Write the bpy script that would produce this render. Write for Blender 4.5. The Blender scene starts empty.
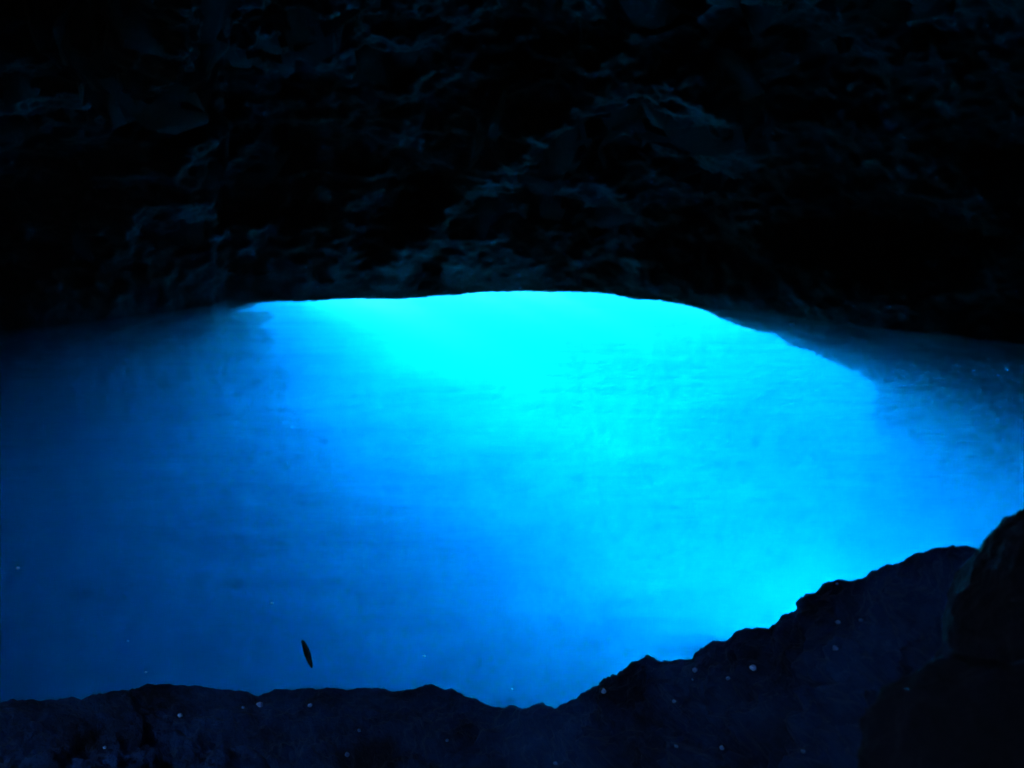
import bpy, math, random
import numpy as np
from mathutils import Vector, noise, Matrix, Euler

sc = bpy.context.scene
col = sc.collection
R = math.radians

# ------------------------------------------------------------------ camera
CAM_H, PITCH, FPX = 3.0, R(-14.4), 1098.0
cd = bpy.data.cameras.new("camera")
cam = bpy.data.objects.new("camera", cd)
col.objects.link(cam)
cam.location = (0, 0, CAM_H)
cam.rotation_euler = (R(90) + PITCH, 0, 0)
cd.sensor_width = 36
cd.lens = 36 * FPX / 1024
cd.clip_end = 3000
cd.dof.use_dof = True
cd.dof.focus_distance = 4.6
cd.dof.aperture_fstop = 2.6
sc.camera = cam

# ------------------------------------------------------------------ sky, sun, exposure
SUN_EL = R(20)
SUN_TRAVEL = Vector((0.55, -0.83, 0)).normalized()       # plan direction the sunlight travels in
w = bpy.data.worlds.new("World")
sc.world = w
w.use_nodes = True
nt = w.node_tree
bg = nt.nodes["Background"]
sky = nt.nodes.new("ShaderNodeTexSky")
sky.sky_type = 'NISHITA'
sky.sun_disc = False
sky.sun_elevation = SUN_EL
sky.sun_rotation = math.atan2(-SUN_TRAVEL.x, -SUN_TRAVEL.y)
nt.links.new(sky.outputs[0], bg.inputs[0])
bg.inputs[1].default_value = 0.12
sd = bpy.data.lights.new("sun", 'SUN')
sd.energy = 5
sd.angle = R(5)      # the choppy sea outside spreads the sunlight before it enters the cave
sd.color = (1.0, 0.96, 0.9)
sun = bpy.data.objects.new("sun", sd)
col.objects.link(sun)
dirv = Vector((SUN_TRAVEL.x * math.cos(SUN_EL), SUN_TRAVEL.y * math.cos(SUN_EL), -math.sin(SUN_EL)))
sun.rotation_euler = dirv.to_track_quat('-Z', 'Y').to_euler()
sun.location = (-10, 40, 25)

sc.view_settings.view_transform = 'Standard'
sc.view_settings.look = 'None'
sc.view_settings.gamma = 1
sc.view_settings.exposure = 5.9
sc.render.engine = 'CYCLES'
cy = sc.cycles
cy.use_denoising = True
cy.max_bounces = 12
cy.diffuse_bounces = 4
cy.glossy_bounces = 3
cy.transmission_bounces = 6
cy.transparent_max_bounces = 12
cy.volume_bounces = 5
cy.sample_clamp_indirect = 6
cy.use_adaptive_sampling = True
cy.adaptive_threshold = 0.02

# ------------------------------------------------------------------ helpers
def ground(px, py, z=0.0):
    """point of the level z seen at that direction"""
    a = (px - 512) / FPX
    b = (384 - py) / FPX
    d = Vector((a, math.cos(PITCH) - b * math.sin(PITCH), math.sin(PITCH) + b * math.cos(PITCH)))
    t = (z - CAM_H) / d.z
    return Vector((d.x * t, d.y * t, z))

def at_dist(px, py, dist):
    """point at plan distance dist in that direction"""
    a = (px - 512) / FPX
    b = (384 - py) / FPX
    d = Vector((a, math.cos(PITCH) - b * math.sin(PITCH), math.sin(PITCH) + b * math.cos(PITCH)))
    t = dist / math.hypot(d.x, d.y)
    return Vector((d.x * t, d.y * t, CAM_H + d.z * t))

def fbm(x, y, z, H=0.9, octv=6):
    return noise.fractal(Vector((x, y, z)), H, 2.0, octv, noise_basis='PERLIN_ORIGINAL')

def ridged(x, y, z, octv=6):
    return noise.ridged_multi_fractal(Vector((x, y, z)), 0.9, 2.0, octv, 1.0, 2.0, noise_basis='PERLIN_ORIGINAL')

def link_mesh(name, verts, faces, mat, smooth=True):
    me = bpy.data.meshes.new(name)
    me.from_pydata([tuple(v) for v in verts], [], faces)
    me.update()
    if smooth:
        me.polygons.foreach_set("use_smooth", [True] * len(me.polygons))
    me.materials.append(mat)
    o = bpy.data.objects.new(name, me)
    col.objects.link(o)
    return o

def structure(o):
    o["kind"] = "structure"
    return o

def tag(o, label, cat, group=None):
    o["label"] = label
    o["category"] = cat
    if group:
        o["group"] = group
    return o

def grid_faces(nu, nv, wrap=False):
    f = []
    for i in range(nu if wrap else nu - 1):
        i2 = (i + 1) % nu
        for j in range(nv - 1):
            f.append((i * nv + j, i2 * nv + j, i2 * nv + j + 1, i * nv + j + 1))
    return f

# ------------------------------------------------------------------ materials
def new_mat(name):
    m = bpy.data.materials.new(name)
    m.use_nodes = True
    m.node_tree.nodes.clear()
    return m, m.node_tree.nodes, m.node_tree.links

def rock_material(name, c1, c2, rough=0.55, scale=1.0, bump=0.6, spec=0.35):
    m, N, L = new_mat(name)
    out = N.new("ShaderNodeOutputMaterial")
    p = N.new("ShaderNodeBsdfPrincipled")
    tc = N.new("ShaderNodeTexCoord")
    n1 = N.new("ShaderNodeTexNoise"); n1.inputs["Scale"].default_value = 1.1 * scale
    n1.inputs["Detail"].default_value = 8; n1.inputs["Roughness"].default_value = 0.65
    n2 = N.new("ShaderNodeTexNoise"); n2.inputs["Scale"].default_value = 14 * scale
    n2.inputs["Detail"].default_value = 6; n2.inputs["Roughness"].default_value = 0.7
    v = N.new("ShaderNodeTexVoronoi"); v.inputs["Scale"].default_value = 9 * scale
    ramp = N.new("ShaderNodeValToRGB")
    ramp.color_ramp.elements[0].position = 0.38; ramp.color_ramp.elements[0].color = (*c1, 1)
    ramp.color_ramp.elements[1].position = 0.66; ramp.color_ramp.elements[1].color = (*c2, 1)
    for n in (n1, n2, v):
        L.new(tc.outputs["Object"], n.inputs["Vector"])
    L.new(n1.outputs["Fac"], ramp.inputs[0])
    L.new(ramp.outputs[0], p.inputs["Base Color"])
    add = N.new("ShaderNodeMath"); add.operation = 'MULTIPLY_ADD'
    add.inputs[1].default_value = 0.5
    L.new(v.outputs["Distance"], add.inputs[0]); L.new(n2.outputs["Fac"], add.inputs[2])
    b = N.new("ShaderNodeBump"); b.inputs["Strength"].default_value = bump
    b.inputs["Distance"].default_value = 0.06 / scale
    L.new(add.outputs[0], b.inputs["Height"])
    L.new(b.outputs[0], p.inputs["Normal"])
    rr = N.new("ShaderNodeMapRange"); rr.inputs[3].default_value = rough - 0.15; rr.inputs[4].default_value = rough + 0.25
    L.new(n2.outputs["Fac"], rr.inputs[0]); L.new(rr.outputs[0], p.inputs["Roughness"])
    p.inputs["Specular IOR Level"].default_value = spec
    L.new(p.outputs[0], out.inputs["Surface"])
    return m

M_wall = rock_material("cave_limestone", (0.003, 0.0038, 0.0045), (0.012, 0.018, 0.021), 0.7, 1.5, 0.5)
def waterline_shade(m):
    """shade above the waterline, put into the wall colour"""
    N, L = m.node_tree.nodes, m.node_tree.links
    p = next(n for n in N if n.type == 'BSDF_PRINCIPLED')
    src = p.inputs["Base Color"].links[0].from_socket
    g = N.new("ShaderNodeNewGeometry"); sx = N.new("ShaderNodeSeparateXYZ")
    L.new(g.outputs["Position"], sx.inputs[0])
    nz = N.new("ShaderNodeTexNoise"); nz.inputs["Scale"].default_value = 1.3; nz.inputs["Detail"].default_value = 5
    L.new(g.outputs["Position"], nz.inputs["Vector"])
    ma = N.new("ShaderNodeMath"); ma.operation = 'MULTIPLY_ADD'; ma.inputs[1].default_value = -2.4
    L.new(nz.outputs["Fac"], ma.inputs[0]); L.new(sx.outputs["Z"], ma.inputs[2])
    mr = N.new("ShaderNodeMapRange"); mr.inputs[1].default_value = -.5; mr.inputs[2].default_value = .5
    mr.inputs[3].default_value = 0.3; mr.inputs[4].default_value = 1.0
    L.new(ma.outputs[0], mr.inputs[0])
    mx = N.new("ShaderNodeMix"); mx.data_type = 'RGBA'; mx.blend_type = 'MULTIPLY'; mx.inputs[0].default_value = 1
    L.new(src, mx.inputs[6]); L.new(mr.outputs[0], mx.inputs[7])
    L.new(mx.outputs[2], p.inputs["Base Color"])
waterline_shade(M_wall)  # wall colour darkened towards the water in place of shade
M_ledge = rock_material("wet_rock_blue_glow", (0.001, 0.012, 0.042), (0.012, 0.12, 0.36), 0.4, 2.4, 1.0, 0.4)  # blue light of the pool tinted into the wet rock
for _n in M_ledge.node_tree.nodes:
    if _n.type == "BUMP":
        _n.inputs["Distance"].default_value = 0.05
M_boulder = rock_material("dark_wet_boulder", (0.001, 0.004, 0.012), (0.002, 0.009, 0.030), 0.6, 2.0, 0.8)
M_bed = rock_material("sand_painted_glow", (0.46, 0.44, 0.39), (0.68, 0.66, 0.59), 0.8, 0.22, 0.3, 0.1)

def water_material():
    m, N, L = new_mat("cave_water")
    out = N.new("ShaderNodeOutputMaterial")
    tc = N.new("ShaderNodeTexCoord")
    mp = N.new("ShaderNodeMapping"); mp.inputs["Scale"].default_value = (0.55, 1.6, 1)
    L.new(tc.outputs["Object"], mp.inputs[0])
    n = N.new("ShaderNodeTexNoise"); n.inputs["Scale"].default_value = 1.2
    n.inputs["Detail"].default_value = 3; n.inputs["Roughness"].default_value = 0.5
    L.new(mp.outputs[0], n.inputs["Vector"])
    b = N.new("ShaderNodeBump"); b.inputs["Strength"].default_value = 0.45
    b.inputs["Distance"].default_value = 0.05
    L.new(n.outputs["Fac"], b.inputs["Height"])
    g = N.new("ShaderNodeBsdfGlass"); g.inputs["IOR"].default_value = 1.33
    g.inputs["Roughness"].default_value = 0.08
    L.new(b.outputs[0], g.inputs["Normal"])
    t = N.new("ShaderNodeBsdfTransparent")
    at = N.new("ShaderNodeAttribute"); at.attribute_name = "open_sea"
    mix = N.new("ShaderNodeMixShader")
    L.new(at.outputs["Fac"], mix.inputs[0]); L.new(g.outputs[0], mix.inputs[1]); L.new(t.outputs[0], mix.inputs[2])
    L.new(mix.outputs[0], out.inputs["Surface"])
    va = N.new("ShaderNodeVolumeAbsorption")
    va.inputs["Color"].default_value = (0.0, 0.798, 0.912, 1)
    va.inputs["Density"].default_value = 0.60
    vs = N.new("ShaderNodeVolumeScatter")
    vs.inputs["Color"].default_value = (0.2, 0.85, 1.0, 1)
    vs.inputs["Density"].default_value = 0.185
    vs.inputs["Anisotropy"].default_value = 0.84
    ad = N.new("ShaderNodeAddShader")
    L.new(va.outputs[0], ad.inputs[0]); L.new(vs.outputs[0], ad.inputs[1])
    L.new(ad.outputs[0], out.inputs["Volume"])
    return m
M_water = water_material()

# ------------------------------------------------------------------ cave plan
front = [(-80, 343), (0, 330), (60, 325), (110, 319), (170, 311), (212, 305), (228, 300), (300, 300), (400, 298), (455, 294),
         (500, 292), (560, 291), (600, 293), (650, 299), (700, 306), (760, 313), (830, 322), (900, 331), (1024, 345), (1100, 352)]
plan = [ground(*p).to_2d() for p in front]
plan += [Vector(p) for p in [(8.4, 10.5), (8.8, 5), (7, -2), (3, -5), (-3, -5), (-7, -2), (-9, 5), (-8.8, 11)]]
CX, CY = 0.3, 7.5
ang = np.array([math.atan2(p.y - CY, p.x - CX) for p in plan])
rad = np.array([math.hypot(p.y - CY, p.x - CX) for p in plan])
o_ = np.argsort(ang); ang, rad = ang[o_], rad[o_]
def Rth(t):
    return np.interp(t, ang, rad, period=2 * math.pi)

# angular samples: dense over the far wall
dense = np.linspace(R(20), R(160), 620, endpoint=False)
rest = np.linspace(R(160), R(380), 170, endpoint=False)
TH = np.concatenate([dense, rest])
RR = Rth(TH)
ZB = -8.0
vz = list(np.linspace(ZB, -3, 26)) + list(np.linspace(-2.9, 0.0, 42)) 
phi = list(np.linspace(0, R(50), 190))[1:] + list(np.linspace(R(50), R(90), 26))[1:]
HC = 6.2
# broad swellings (+) and hollows (-) of the wall: x, y, z, radius, amount
HC = 6.2
BUMPS = [(-4.6, 13.2, 3.6, 1.1, 0.9), (-3.9, 13.6, 2.9, .45, -0.9), (-6.0, 12.3, 2.4, 1.0, 0.6), 
        
         (5.2, 13.2, 2.6, 2.4, -1.6), (7.0, 11.5, 2.2, 2.2, -1.3), (3.6, 15.0, 3.6, 1.6, -0.9), (6.6, 12.6, 1.5, .7, .6)]
def wall_pt(px, py):
    """where that direction meets the undisplaced vault"""
    for k in range(300):
        p = at_dist(px, py, 9 + k * .04)
        if p.z >= HC: return p
        ph = math.asin(max(0, p.z) / HC)
        if math.hypot(p.x - CX, p.y - CY) >= float(Rth(math.atan2(p.y - CY, p.x - CX))) * math.cos(ph) ** 1.05:
            return p
    return p
# a rib of rock climbing across the wall and arching over a dark recess
for (px, py, fr, fa) in [(395, 262, .4, .4), (425, 235, .4, .5), (450, 212, .4, .5), (480, 180, .45, .55), (515, 152, .45, .55), (550, 122, .4, .5),
                         (590, 98, .4, .55), (630, 90, .35, .5), (680, 88, .35, .35), (715, 110, .35, .4), (732, 150, .35, .4),
                         (620, 190, .35, .35), (590, 200, .3, .35), (560, 195, .3, .25),
                         (600, 150, .8, -.7), (660, 160, .7, -.7), (600, 245, .9, -.7), (680, 240, .9, -.7), (700, 40, 1.2, -.6), (780, 200, 1.2, -.8),
                         (120, 60, 1.0, .6), (60, 170, .7, -.7), (163, 150, .25, -.6), (180, 165, .5, .4), (110, 140, .5, -.5),
                         (330, 265, .4, .3), (300, 150, .7, -.4)]:
    p = wall_pt(px, py)
    BUMPS.append((p.x, p.y, p.z, fr, fa))
verts, meta = [], []
for i, t in enumerate(TH):
    r0 = RR[i]
    ct, st = math.cos(t), math.sin(t)
    prof = [(r0 * (1 + 0.01 * (-z)), z) for z in vz] + [(r0 * (math.cos(p) ** 1.05), HC * math.sin(p)) for p in phi]
    for (r, z) in prof:
        x, y = CX + r * ct, CY + r * st
        if z > 0:
            k = min(1, z / 1.2)
            # broad shelves and buttresses, diagonal strata, and small knobs
            big = fbm(x * .28, y * .28, z * .42 + 3.1, 0.8, 3)
            rid = ridged(x * .33 + z * .35, y * .3, z * .75 - x * .28 + 7, 5) - 1.1
            sml = fbm(x * 1.6, y * 1.6, z * 1.9, 0.7, 5)
            d = k * (0.9 * big + 0.24 * rid) + (0.08 + 0.24 * k) * sml + .05 * k * fbm(x * 6, y * 6, z * 7, .6, 3)
            for (fx, fy, fz, fr, fa) in BUMPS:
                q = ((x - fx) ** 2 + (y - fy) ** 2 + (z - fz) ** 2) / (fr * fr)
                if q < 6:
                    d += k * fa * math.exp(-q)
        else:
            k = min(1, -z / 1.0)
            d = (0.05 + .25 * k) * fbm(x * .8, y * .8, z * .8, 0.8, 5)
        cen = Vector((CX - x, CY - y, (1.0 - z) * (1 if z > 0 else 0)))
        cen.normalize()
        fade = min(1.0, r / 2.0)
        verts.append((x + cen.x * d * fade, y + cen.y * d * fade, z + (cen.z * d * fade if z > 0 else 0)))
NV = len(vz) + len(phi)
faces = grid_faces(len(TH), NV, wrap=True)
# the drowned opening the sunlight comes through
ox = [-999, 212, 217, 228, 242, 262, 455, 600, 690, 705, 722, 762, 825, 880, 925, 2000]
oz = [-20, -20, -2.2, -1.1, -.6, -.2, -.05, -.05, -.10, -.25, -.8, -1.5, -2.3, -3.4, -20, -20]
bx_ = [-999, 222, 250, 275, 2000]
bz_ = [-.3, -1.2, -2.5, -20, -20]
def px_of(x, y, z=0):
    depth = y * math.cos(PITCH) + (z - CAM_H) * math.sin(PITCH)
    return 512 + FPX * x / depth if depth > .1 else -999
ROOF_HOLE = (-3.6, 0.6, 1.2)
keep = []
for f in faces:
    a = verts[f[0]]; c = verts[f[2]]
    x, y, z = (a[0] + c[0]) / 2, (a[1] + c[1]) / 2, (a[2] + c[2]) / 2
    if z < 0 and y > CY + 1:
        p = px_of(x, y)
        if np.interp(p, bx_, bz_) < z and z < np.interp(p, ox, oz) + 0.12 * fbm(x * 2, y, z, .8, 3):
            continue
    # hole added in the roof, left of the camera, to light the near rocks
    if z > 1 and math.hypot(x - ROOF_HOLE[0], y - ROOF_HOLE[1]) < ROOF_HOLE[2] + .5 * fbm(x, y, z, .8, 3):
        continue
    keep.append(f)
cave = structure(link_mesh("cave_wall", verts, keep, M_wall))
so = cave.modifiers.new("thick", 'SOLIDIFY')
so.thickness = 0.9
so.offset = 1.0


# unseen block of rock added outside, left of the opening; it shades that side from the low sun
sv = []
for i in range(72):
    t = 2 * math.pi * i / 72
    for j in range(40):
        z = -14 + 21 * j / 39
        r = 4.1 * (1.12 - .018 * (z + 14)) * (1 if j < 39 else .02)
        x, y = -9.6 + r * math.cos(t), 21.7 + .8 * r * math.sin(t)
        r2 = 1 + .12 * fbm(x * .4, y * .4, z * .4, .8, 5)
        sv.append((-9.6 + (x + 9.6) * r2, 21.7 + (y - 21.7) * r2, z))
structure(link_mesh("sun_blocker", sv, grid_faces(72, 40, wrap=True), M_wall))

# ------------------------------------------------------------------ sea bed
def bed_z(x, y):
    inside = -5.6 + 0.35 * fbm(x * .25, y * .25, 1, .9, 4)
    beam_rise = max(0, min(1, (13 - y) / 6.5)) * max(0, min(1, (x + 1.0) / 2.5))      # bed raised on the right to catch the beam
    z = inside + 2.8 * beam_rise * beam_rise * (3 - 2 * beam_rise)
    if y > 18:
        z -= min(12, (y - 18) * 0.10)
    return z
gx = np.concatenate([np.linspace(-400, -16, 14)[:-1], np.linspace(-16, 16, 170), np.linspace(16, 400, 14)[1:]])
gy = np.concatenate([np.linspace(-200, -8, 10)[:-1], np.linspace(-8, 34, 200), np.linspace(34, 500, 16)[1:]])
# beam's glow put into the bed colour: pale along its axis, darker beside
BEAM_AXIS = [(-1.2, 17.6), (-0.4, 16), (1.9, 12), (3.3, 9), (2.5, 6.5), (1.4, 4.5)]
def painted_beam(x, y):
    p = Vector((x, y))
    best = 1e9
    for a, b in zip(BEAM_AXIS[:-1], BEAM_AXIS[1:]):
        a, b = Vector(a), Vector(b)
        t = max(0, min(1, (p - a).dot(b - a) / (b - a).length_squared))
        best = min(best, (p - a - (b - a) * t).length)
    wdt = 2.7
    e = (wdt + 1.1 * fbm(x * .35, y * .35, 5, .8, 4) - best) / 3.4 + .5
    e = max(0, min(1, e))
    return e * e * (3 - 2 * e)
vb = [(x, y, bed_z(x, y)) for x in gx for y in gy]
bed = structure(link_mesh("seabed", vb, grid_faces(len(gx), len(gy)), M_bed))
ab = bed.data.attributes.new("painted_beam", 'FLOAT', 'POINT')
ab.data.foreach_set("value", [painted_beam(v[0], v[1]) for v in vb])
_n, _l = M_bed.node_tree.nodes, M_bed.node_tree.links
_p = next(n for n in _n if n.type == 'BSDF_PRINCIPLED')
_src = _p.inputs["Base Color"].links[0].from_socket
_a = _n.new("ShaderNodeAttribute"); _a.attribute_name = "painted_beam"
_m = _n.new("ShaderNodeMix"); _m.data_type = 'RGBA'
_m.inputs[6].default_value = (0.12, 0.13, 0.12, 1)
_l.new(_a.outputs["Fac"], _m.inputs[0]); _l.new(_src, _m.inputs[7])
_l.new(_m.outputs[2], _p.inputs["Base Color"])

# ------------------------------------------------------------------ water body (closed)
wx = np.concatenate([[-390, -100, -30], np.linspace(-14, 14, 120), [30, 100, 390]])
wy = np.concatenate([[-190, -60, -20], np.linspace(-8, 24, 140), [40, 120, 490]])
vw, att = [], []
for x in wx:
    for y in wy:
        t = math.atan2(y - CY, x - CX)
        r = math.hypot(y - CY, x - CX)
        att.append(1.0 if r > Rth(t) + 0.5 else 0.0)
        vw.append((x, y, 0.0))
nx_, ny_ = len(wx), len(wy)
top = grid_faces(nx_, ny_)
nt_ = len(vw)
ZW = -22.0
vw += [(x, y, ZW) for (x, y, z) in vw[:nt_]]
bot = [tuple(reversed([i + nt_ for i in f])) for f in top]
side = []
for i in range(nx_ - 1):
    a, b = i * ny_, (i + 1) * ny_
    side.append((a, a + nt_, b + nt_, b))
    a, b = i * ny_ + ny_ - 1, (i + 1) * ny_ + ny_ - 1
    side.append((b, b + nt_, a + nt_, a))
for j in range(ny_ - 1):
    a, b = j, j + 1
    side.append((b, b + nt_, a + nt_, a))
    a, b = (nx_ - 1) * ny_ + j, (nx_ - 1) * ny_ + j + 1
    side.append((a, a + nt_, b + nt_, b))
water = structure(link_mesh("water", vw, top + bot + side, M_water, smooth=False))
al = water.data.attributes.new("open_sea", 'FLOAT', 'POINT')
al.data.foreach_set("value", att + [1.0] * nt_)

# ------------------------------------------------------------------ foreground rock (heightfields in plan polar coordinates)
def crest_rock(name, crest, a0, a1, na, rmin, nr, drop_to, amp, near_drop, near_len, seed):
    """crest: skyline of the rock; it slopes down towards the camera and drops into the water behind"""
    P = [at_dist(*c) for c in crest]
    aa = np.array([math.atan2(p.x, p.y) for p in P])
    dd = np.array([math.hypot(p.x, p.y) for p in P])
    zz = np.array([p.z for p in P])
    A = np.linspace(a0, a1, na)
    zA, dA = np.interp(A, aa, zz), np.interp(A, aa, dd)
    kk = np.exp(-0.5 * (np.linspace(-2.5, 2.5, 61)) ** 2); kk /= kk.sum()
    zS = np.convolve(np.pad(zA, 30, mode='edge'), kk, 'valid')
    G = np.zeros((na, nr, 3)); D = np.zeros((na, nr))
    for ia, a in enumerate(A):
        dc, zc, zs = dA[ia], zA[ia], zS[ia]
        for j in range(nr):
            s_ = j / (nr - 1)
            if s_ < 0.72:
                q = s_ / 0.72
                r = rmin + (dc - rmin) * (1 - (1 - q) ** 1.35)
                e = dc - r
                f_ = math.exp(-(e / .14) ** 2)
                h = zc * f_ + zs * (1 - f_) - near_drop * (1 - math.exp(-e / near_len))
            else:
                q = (s_ - 0.72) / 0.28
                r = dc + q * (0.3 + 0.22 * (zc - drop_to))
                h = zc - (zc - drop_to) * (q ** 1.25)
            G[ia, j] = (r * math.sin(a), r * math.cos(a), h)
            D[ia, j] = abs(r - dc)
    n_ = np.cross(np.gradient(G, axis=1), np.gradient(G, axis=0))
    n_ /= np.linalg.norm(n_, axis=2, keepdims=True) + 1e-9
    if n_[:, :, 2].mean() < 0:
        n_ = -n_
    vs_ = []
    for ia in range(na):
        for j in range(nr):
            x, y, z = G[ia, j]
            x *= .65
            d = D[ia, j]
            w1 = fbm(x * 4, y * 4, z * 4 + 2, .8, 2) * .07
            w2 = fbm(x * 4, y * 4, z * 4 + 8, .8, 2) * .07
            n = 1.0 * fbm(x * 1.4 + seed, y * 1.4, z * 1.4, .8, 3)
            for fq, am in ((2.6, 1.3), (5.5, 1.0), (12.0, .6)):
                dv = noise.voronoi(Vector(((x + w1) * fq, (y + w2) * fq, (z + w1) * fq * 1.3 + seed)))[0]
                n += am * (.5 - dv[0])
            n += .4 * fbm(x * 14, y * 14, z * 14, .5, 4) - .5 * abs(fbm(x * 3.5, y * 3.5, z * 3.5 + 4, .8, 3))
            k = amp * (1.0 if d > .35 else .24 + .76 * d / .35)
            vs_.append(tuple(G[ia, j] + n_[ia, j] * n * k))
    fs = [tuple(reversed(f)) for f in grid_faces(na, nr)]
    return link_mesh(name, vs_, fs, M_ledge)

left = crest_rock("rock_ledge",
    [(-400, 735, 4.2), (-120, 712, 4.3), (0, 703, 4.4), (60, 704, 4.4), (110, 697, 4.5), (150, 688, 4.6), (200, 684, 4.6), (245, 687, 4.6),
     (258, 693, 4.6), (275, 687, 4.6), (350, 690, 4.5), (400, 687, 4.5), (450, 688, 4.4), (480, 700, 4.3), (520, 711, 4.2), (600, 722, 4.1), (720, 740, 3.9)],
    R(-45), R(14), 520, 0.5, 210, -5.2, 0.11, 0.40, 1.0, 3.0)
tag(left, "low lumpy dark rock shelf running along the bottom left edge of the water", "rock ledge")
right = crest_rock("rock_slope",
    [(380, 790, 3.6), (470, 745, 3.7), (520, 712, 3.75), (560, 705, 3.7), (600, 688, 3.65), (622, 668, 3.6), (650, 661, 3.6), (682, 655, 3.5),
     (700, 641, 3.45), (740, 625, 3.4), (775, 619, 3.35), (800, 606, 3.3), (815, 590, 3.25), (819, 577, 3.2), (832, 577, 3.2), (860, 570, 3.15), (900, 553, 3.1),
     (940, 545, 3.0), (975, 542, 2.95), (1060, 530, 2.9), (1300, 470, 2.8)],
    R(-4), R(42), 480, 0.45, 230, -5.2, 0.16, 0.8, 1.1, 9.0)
tag(right, "rough dark rock slope climbing from the bottom centre to the right edge", "rock slope")

def boulder(name, loc, dims, seed, rot, mat, label):
    import bmesh
    bm = bmesh.new()
    bmesh.ops.create_icosphere(bm, subdivisions=6, radius=1)
    for v in bm.verts:
        c = v.co.copy()
        n = 0.18 * fbm(c.x * .9 + seed, c.y * .9, c.z * .9, .8, 3) + .05 * fbm(c.x * 3 + seed, c.y * 3, c.z * 3, .8, 4) + .02 * fbm(c.x * 12, c.y * 12, c.z * 12 + seed, .7, 3)
        c *= 1 + n
        c.x *= dims[0]; c.y *= dims[1]; c.z *= dims[2]
        v.co = c
    me = bpy.data.meshes.new(name)
    bm.to_mesh(me); bm.free()
    me.polygons.foreach_set("use_smooth", [True] * len(me.polygons))
    me.materials.append(mat)
    o = bpy.data.objects.new(name, me)
    o.location = loc; o.rotation_euler = rot
    col.objects.link(o)
    return tag(o, label, "boulder", "boulders at the right edge")

pb = at_dist(1086, 657, 2.5)
boulder("boulder", pb, (0.30, .3, .37), 4.2, (0, 0, .4), M_boulder, "tall near-black boulder at the right edge rising above the rock slope")
pb = at_dist(1010, 790, 1.9)
boulder("boulder", pb, (0.22, .24, .22), 8.7, (0, 0, 1.4), M_boulder, "rounded dark boulder in the bottom right corner below the taller boulder")

# ------------------------------------------------------------------ floating twig
import bmesh
def twig():
    p0 = ground(302, 640, 0.012); p1 = ground(312, 668, 0.012)
    L_ = (p1 - p0).length
    bm = bmesh.new()
    n, k = 22, 12
    rings = []
    for i in range(n):
        s = i / (n - 1)
        r = 0.018 * (math.sin(math.pi * min(1, s * 1.0 + .0)) ** .45 if 0 < s < 1 else 0.05) * (1.05 - .25 * s)
        r = max(r, .002)
        bend = 0.003 * math.sin(s * math.pi)
        ring = []
        for q in range(k):
            a = 2 * math.pi * q / k
            rr = r * (1 + .12 * math.sin(3 * a + 5 * s))
            ring.append(bm.verts.new((s * L_, bend + rr * math.cos(a), .8 * rr * math.sin(a))))
        rings.append(ring)
    for i in range(n - 1):
        for q in range(k):
            bm.faces.new((rings[i][q], rings[i][(q + 1) % k], rings[i + 1][(q + 1) % k], rings[i + 1][q]))
    bm.faces.new(list(reversed(rings[0]))); bm.faces.new(rings[-1])
    bmesh.ops.recalc_face_normals(bm, faces=bm.faces)
    me = bpy.data.meshes.new("driftwood"); bm.to_mesh(me); bm.free()
    me.polygons.foreach_set("use_smooth", [True] * len(me.polygons))
    m = rock_material("soaked_wood", (0.012, .01, .008), (.03, .025, .02), .6, 20, .3)
    me.materials.append(m)
    o = bpy.data.objects.new("driftwood", me)
    o.location = p0
    d = p1 - p0
    o.rotation_euler = (0, 0, math.atan2(d.y, d.x))
    col.objects.link(o)
    tag(o, "slender dark sliver of driftwood afloat on the blue water near the bottom left", "driftwood")
twig()

# ------------------------------------------------------------------ small pale specks
from mathutils.bvhtree import BVHTree
def bvh_of(o):
    me = o.data
    return BVHTree.FromPolygons([o.matrix_basis @ v.co for v in me.vertices], [tuple(p.vertices) for p in me.polygons])
trees = [bvh_of(left), bvh_of(right)]
def on_rock(px, py):
    o_ = Vector((0, 0, CAM_H))
    d = (at_dist(px, py, 3.0) - o_).normalized()
    best = None
    for t in trees:
        hit = t.ray_cast(o_, d)
        if hit[0] is not None and (best is None or hit[3] < best[3]):
            best = hit
    return best
M_pale = rock_material("painted_glint", (0.20, 0.46, 0.88), (0.30, 0.60, 0.95), .35, 30, .2, .5)  # blue glints built as solid flecks, their light put into the colour
M_foam = rock_material("white_foam", (0.75, 0.76, 0.76), (0.85, 0.85, 0.85), .6, 30, .2, .4)
def fleck(name, loc, r, mat, seed, flat, label, cat, group):
    bm = bmesh.new()
    bmesh.ops.create_icosphere(bm, subdivisions=3, radius=1)
    for v in bm.verts:
        c = v.co * (1 + .35 * fbm(v.co.x + seed, v.co.y, v.co.z, .8, 3))
        v.co = Vector((c.x * r, c.y * r * .8, c.z * r * flat))
    me = bpy.data.meshes.new(name); bm.to_mesh(me); bm.free()
    me.polygons.foreach_set("use_smooth", [True] * len(me.polygons))
    me.materials.append(mat)
    o = bpy.data.objects.new(name, me)
    o.location = loc; o.rotation_euler = (0, 0, seed)
    col.objects.link(o)
    return tag(o, label, cat, group)
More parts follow.
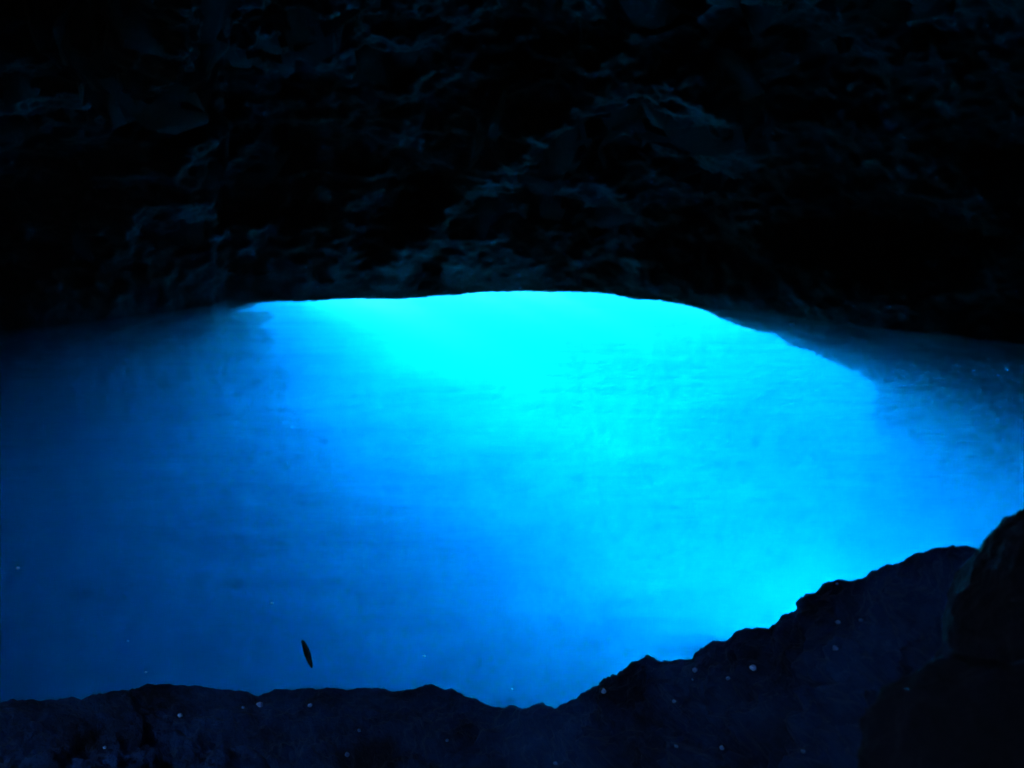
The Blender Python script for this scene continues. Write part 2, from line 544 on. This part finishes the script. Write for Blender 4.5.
glints = [
    (180, 716, 4.0, "pale pebble on the left rock shelf, the leftmost bright one"),
    (260, 706, 5.5, "brightest pale pebble on the left rock shelf, just under a notch in its crest"),
    (310, 706, 4.0, "pale pebble on the left rock shelf straight below the driftwood"),
    (243, 708, 2.6, "faint small pebble just left of the brightest pebble on the left shelf"),
    (105, 748, 3.0, "faint pebble low on the left rock shelf near the bottom left corner"),
    (359, 731, 3.0, "faint pebble midway down the left shelf, right of the driftwood"),
    (347, 755, 4.2, "pale pebble near the bottom edge, lowest one on the left shelf"),
    (393, 688, 3.4, "dim pebble on the very crest of the left shelf against the water"),
    (447, 741, 2.8, "faint pebble low on the rock where shelf and slope meet"),
    (556, 764, 4.0, "pale pebble at the bottom edge under the dip in the rock"),
    (604, 692, 4.5, "pale pebble at the foot of the rock slope, close to the water"),
    (695, 671, 4.2, "pale pebble upper left of a loose row of three across the rock slope"),
    (693, 680, 3.0, "small dim pebble directly below the first pebble of the row of three"),
    (728, 679, 3.8, "middle pebble of a loose row of three across the rock slope"),
    (753, 669, 5.8, "largest and brightest pebble of all, right end of the row of three"),
    (674, 702, 3.4, "faint pebble below and left of the row of three on the rock slope"),
    (676, 747, 3.2, "dim pebble near the bottom edge, left one of a pair"),
    (722, 749, 4.4, "pale pebble near the bottom edge, right one of a pair"),
    (803, 752, 3.4, "faint pebble on the bottom of the slope, between the pair and the corner boulder"),
    (893, 752, 2.8, "very faint pebble at the left foot of the corner boulder"),
    (838, 623, 4.2, "pale pebble high on the slope, left one of two close neighbours"),
    (861, 621, 3.6, "pale pebble high on the slope, right one of two close neighbours"),
    (835, 649, 4.4, "lone pale pebble below the two close neighbours on the upper slope"),
    (837, 584, 2.8, "faint pebble right under the pointed step in the slope's crest"),
]
for i, (px, py, dpx, lab) in enumerate(glints):
    h = on_rock(px, py)
    if h is None:
        continue
    r = dpx / 2 * h[3] / FPX * 1.25
    fleck("glint", h[0] + Vector((0, 0, r * .35)), r, M_pale, 1.7 * i + .3, .75, lab, "glint", "pale pebbles scattered over the rock")
flecks = [
    (18, 568, 4.5, "foam fleck on dark water at the far left edge"),
    (272, 603, 4.0, "foam fleck on the water above and left of the driftwood"),
    (128, 641, 3.0, "faint foam fleck on dark water well left of the driftwood"),
    (146, 672, 3.2, "foam fleck on dark water just behind the left rock shelf"),
    (424, 656, 3.8, "foam fleck on the bright water right of the driftwood"),
    (512, 689, 3.4, "foam fleck near the dip in the rocks at the bottom centre"),
    (792, 324, 6.0, "foam fleck at the foot of the far wall on the right"),
]
for i, (px, py, dpx, lab) in enumerate(flecks):
    p = ground(px, py, 0.002)
    dist = (p - Vector((0, 0, CAM_H))).length
    fleck("foam_fleck", p, dpx / 2 * dist / FPX * .9, M_foam, 2.1 * i + .7, .5, lab, "foam fleck", "foam flecks floating on the water")
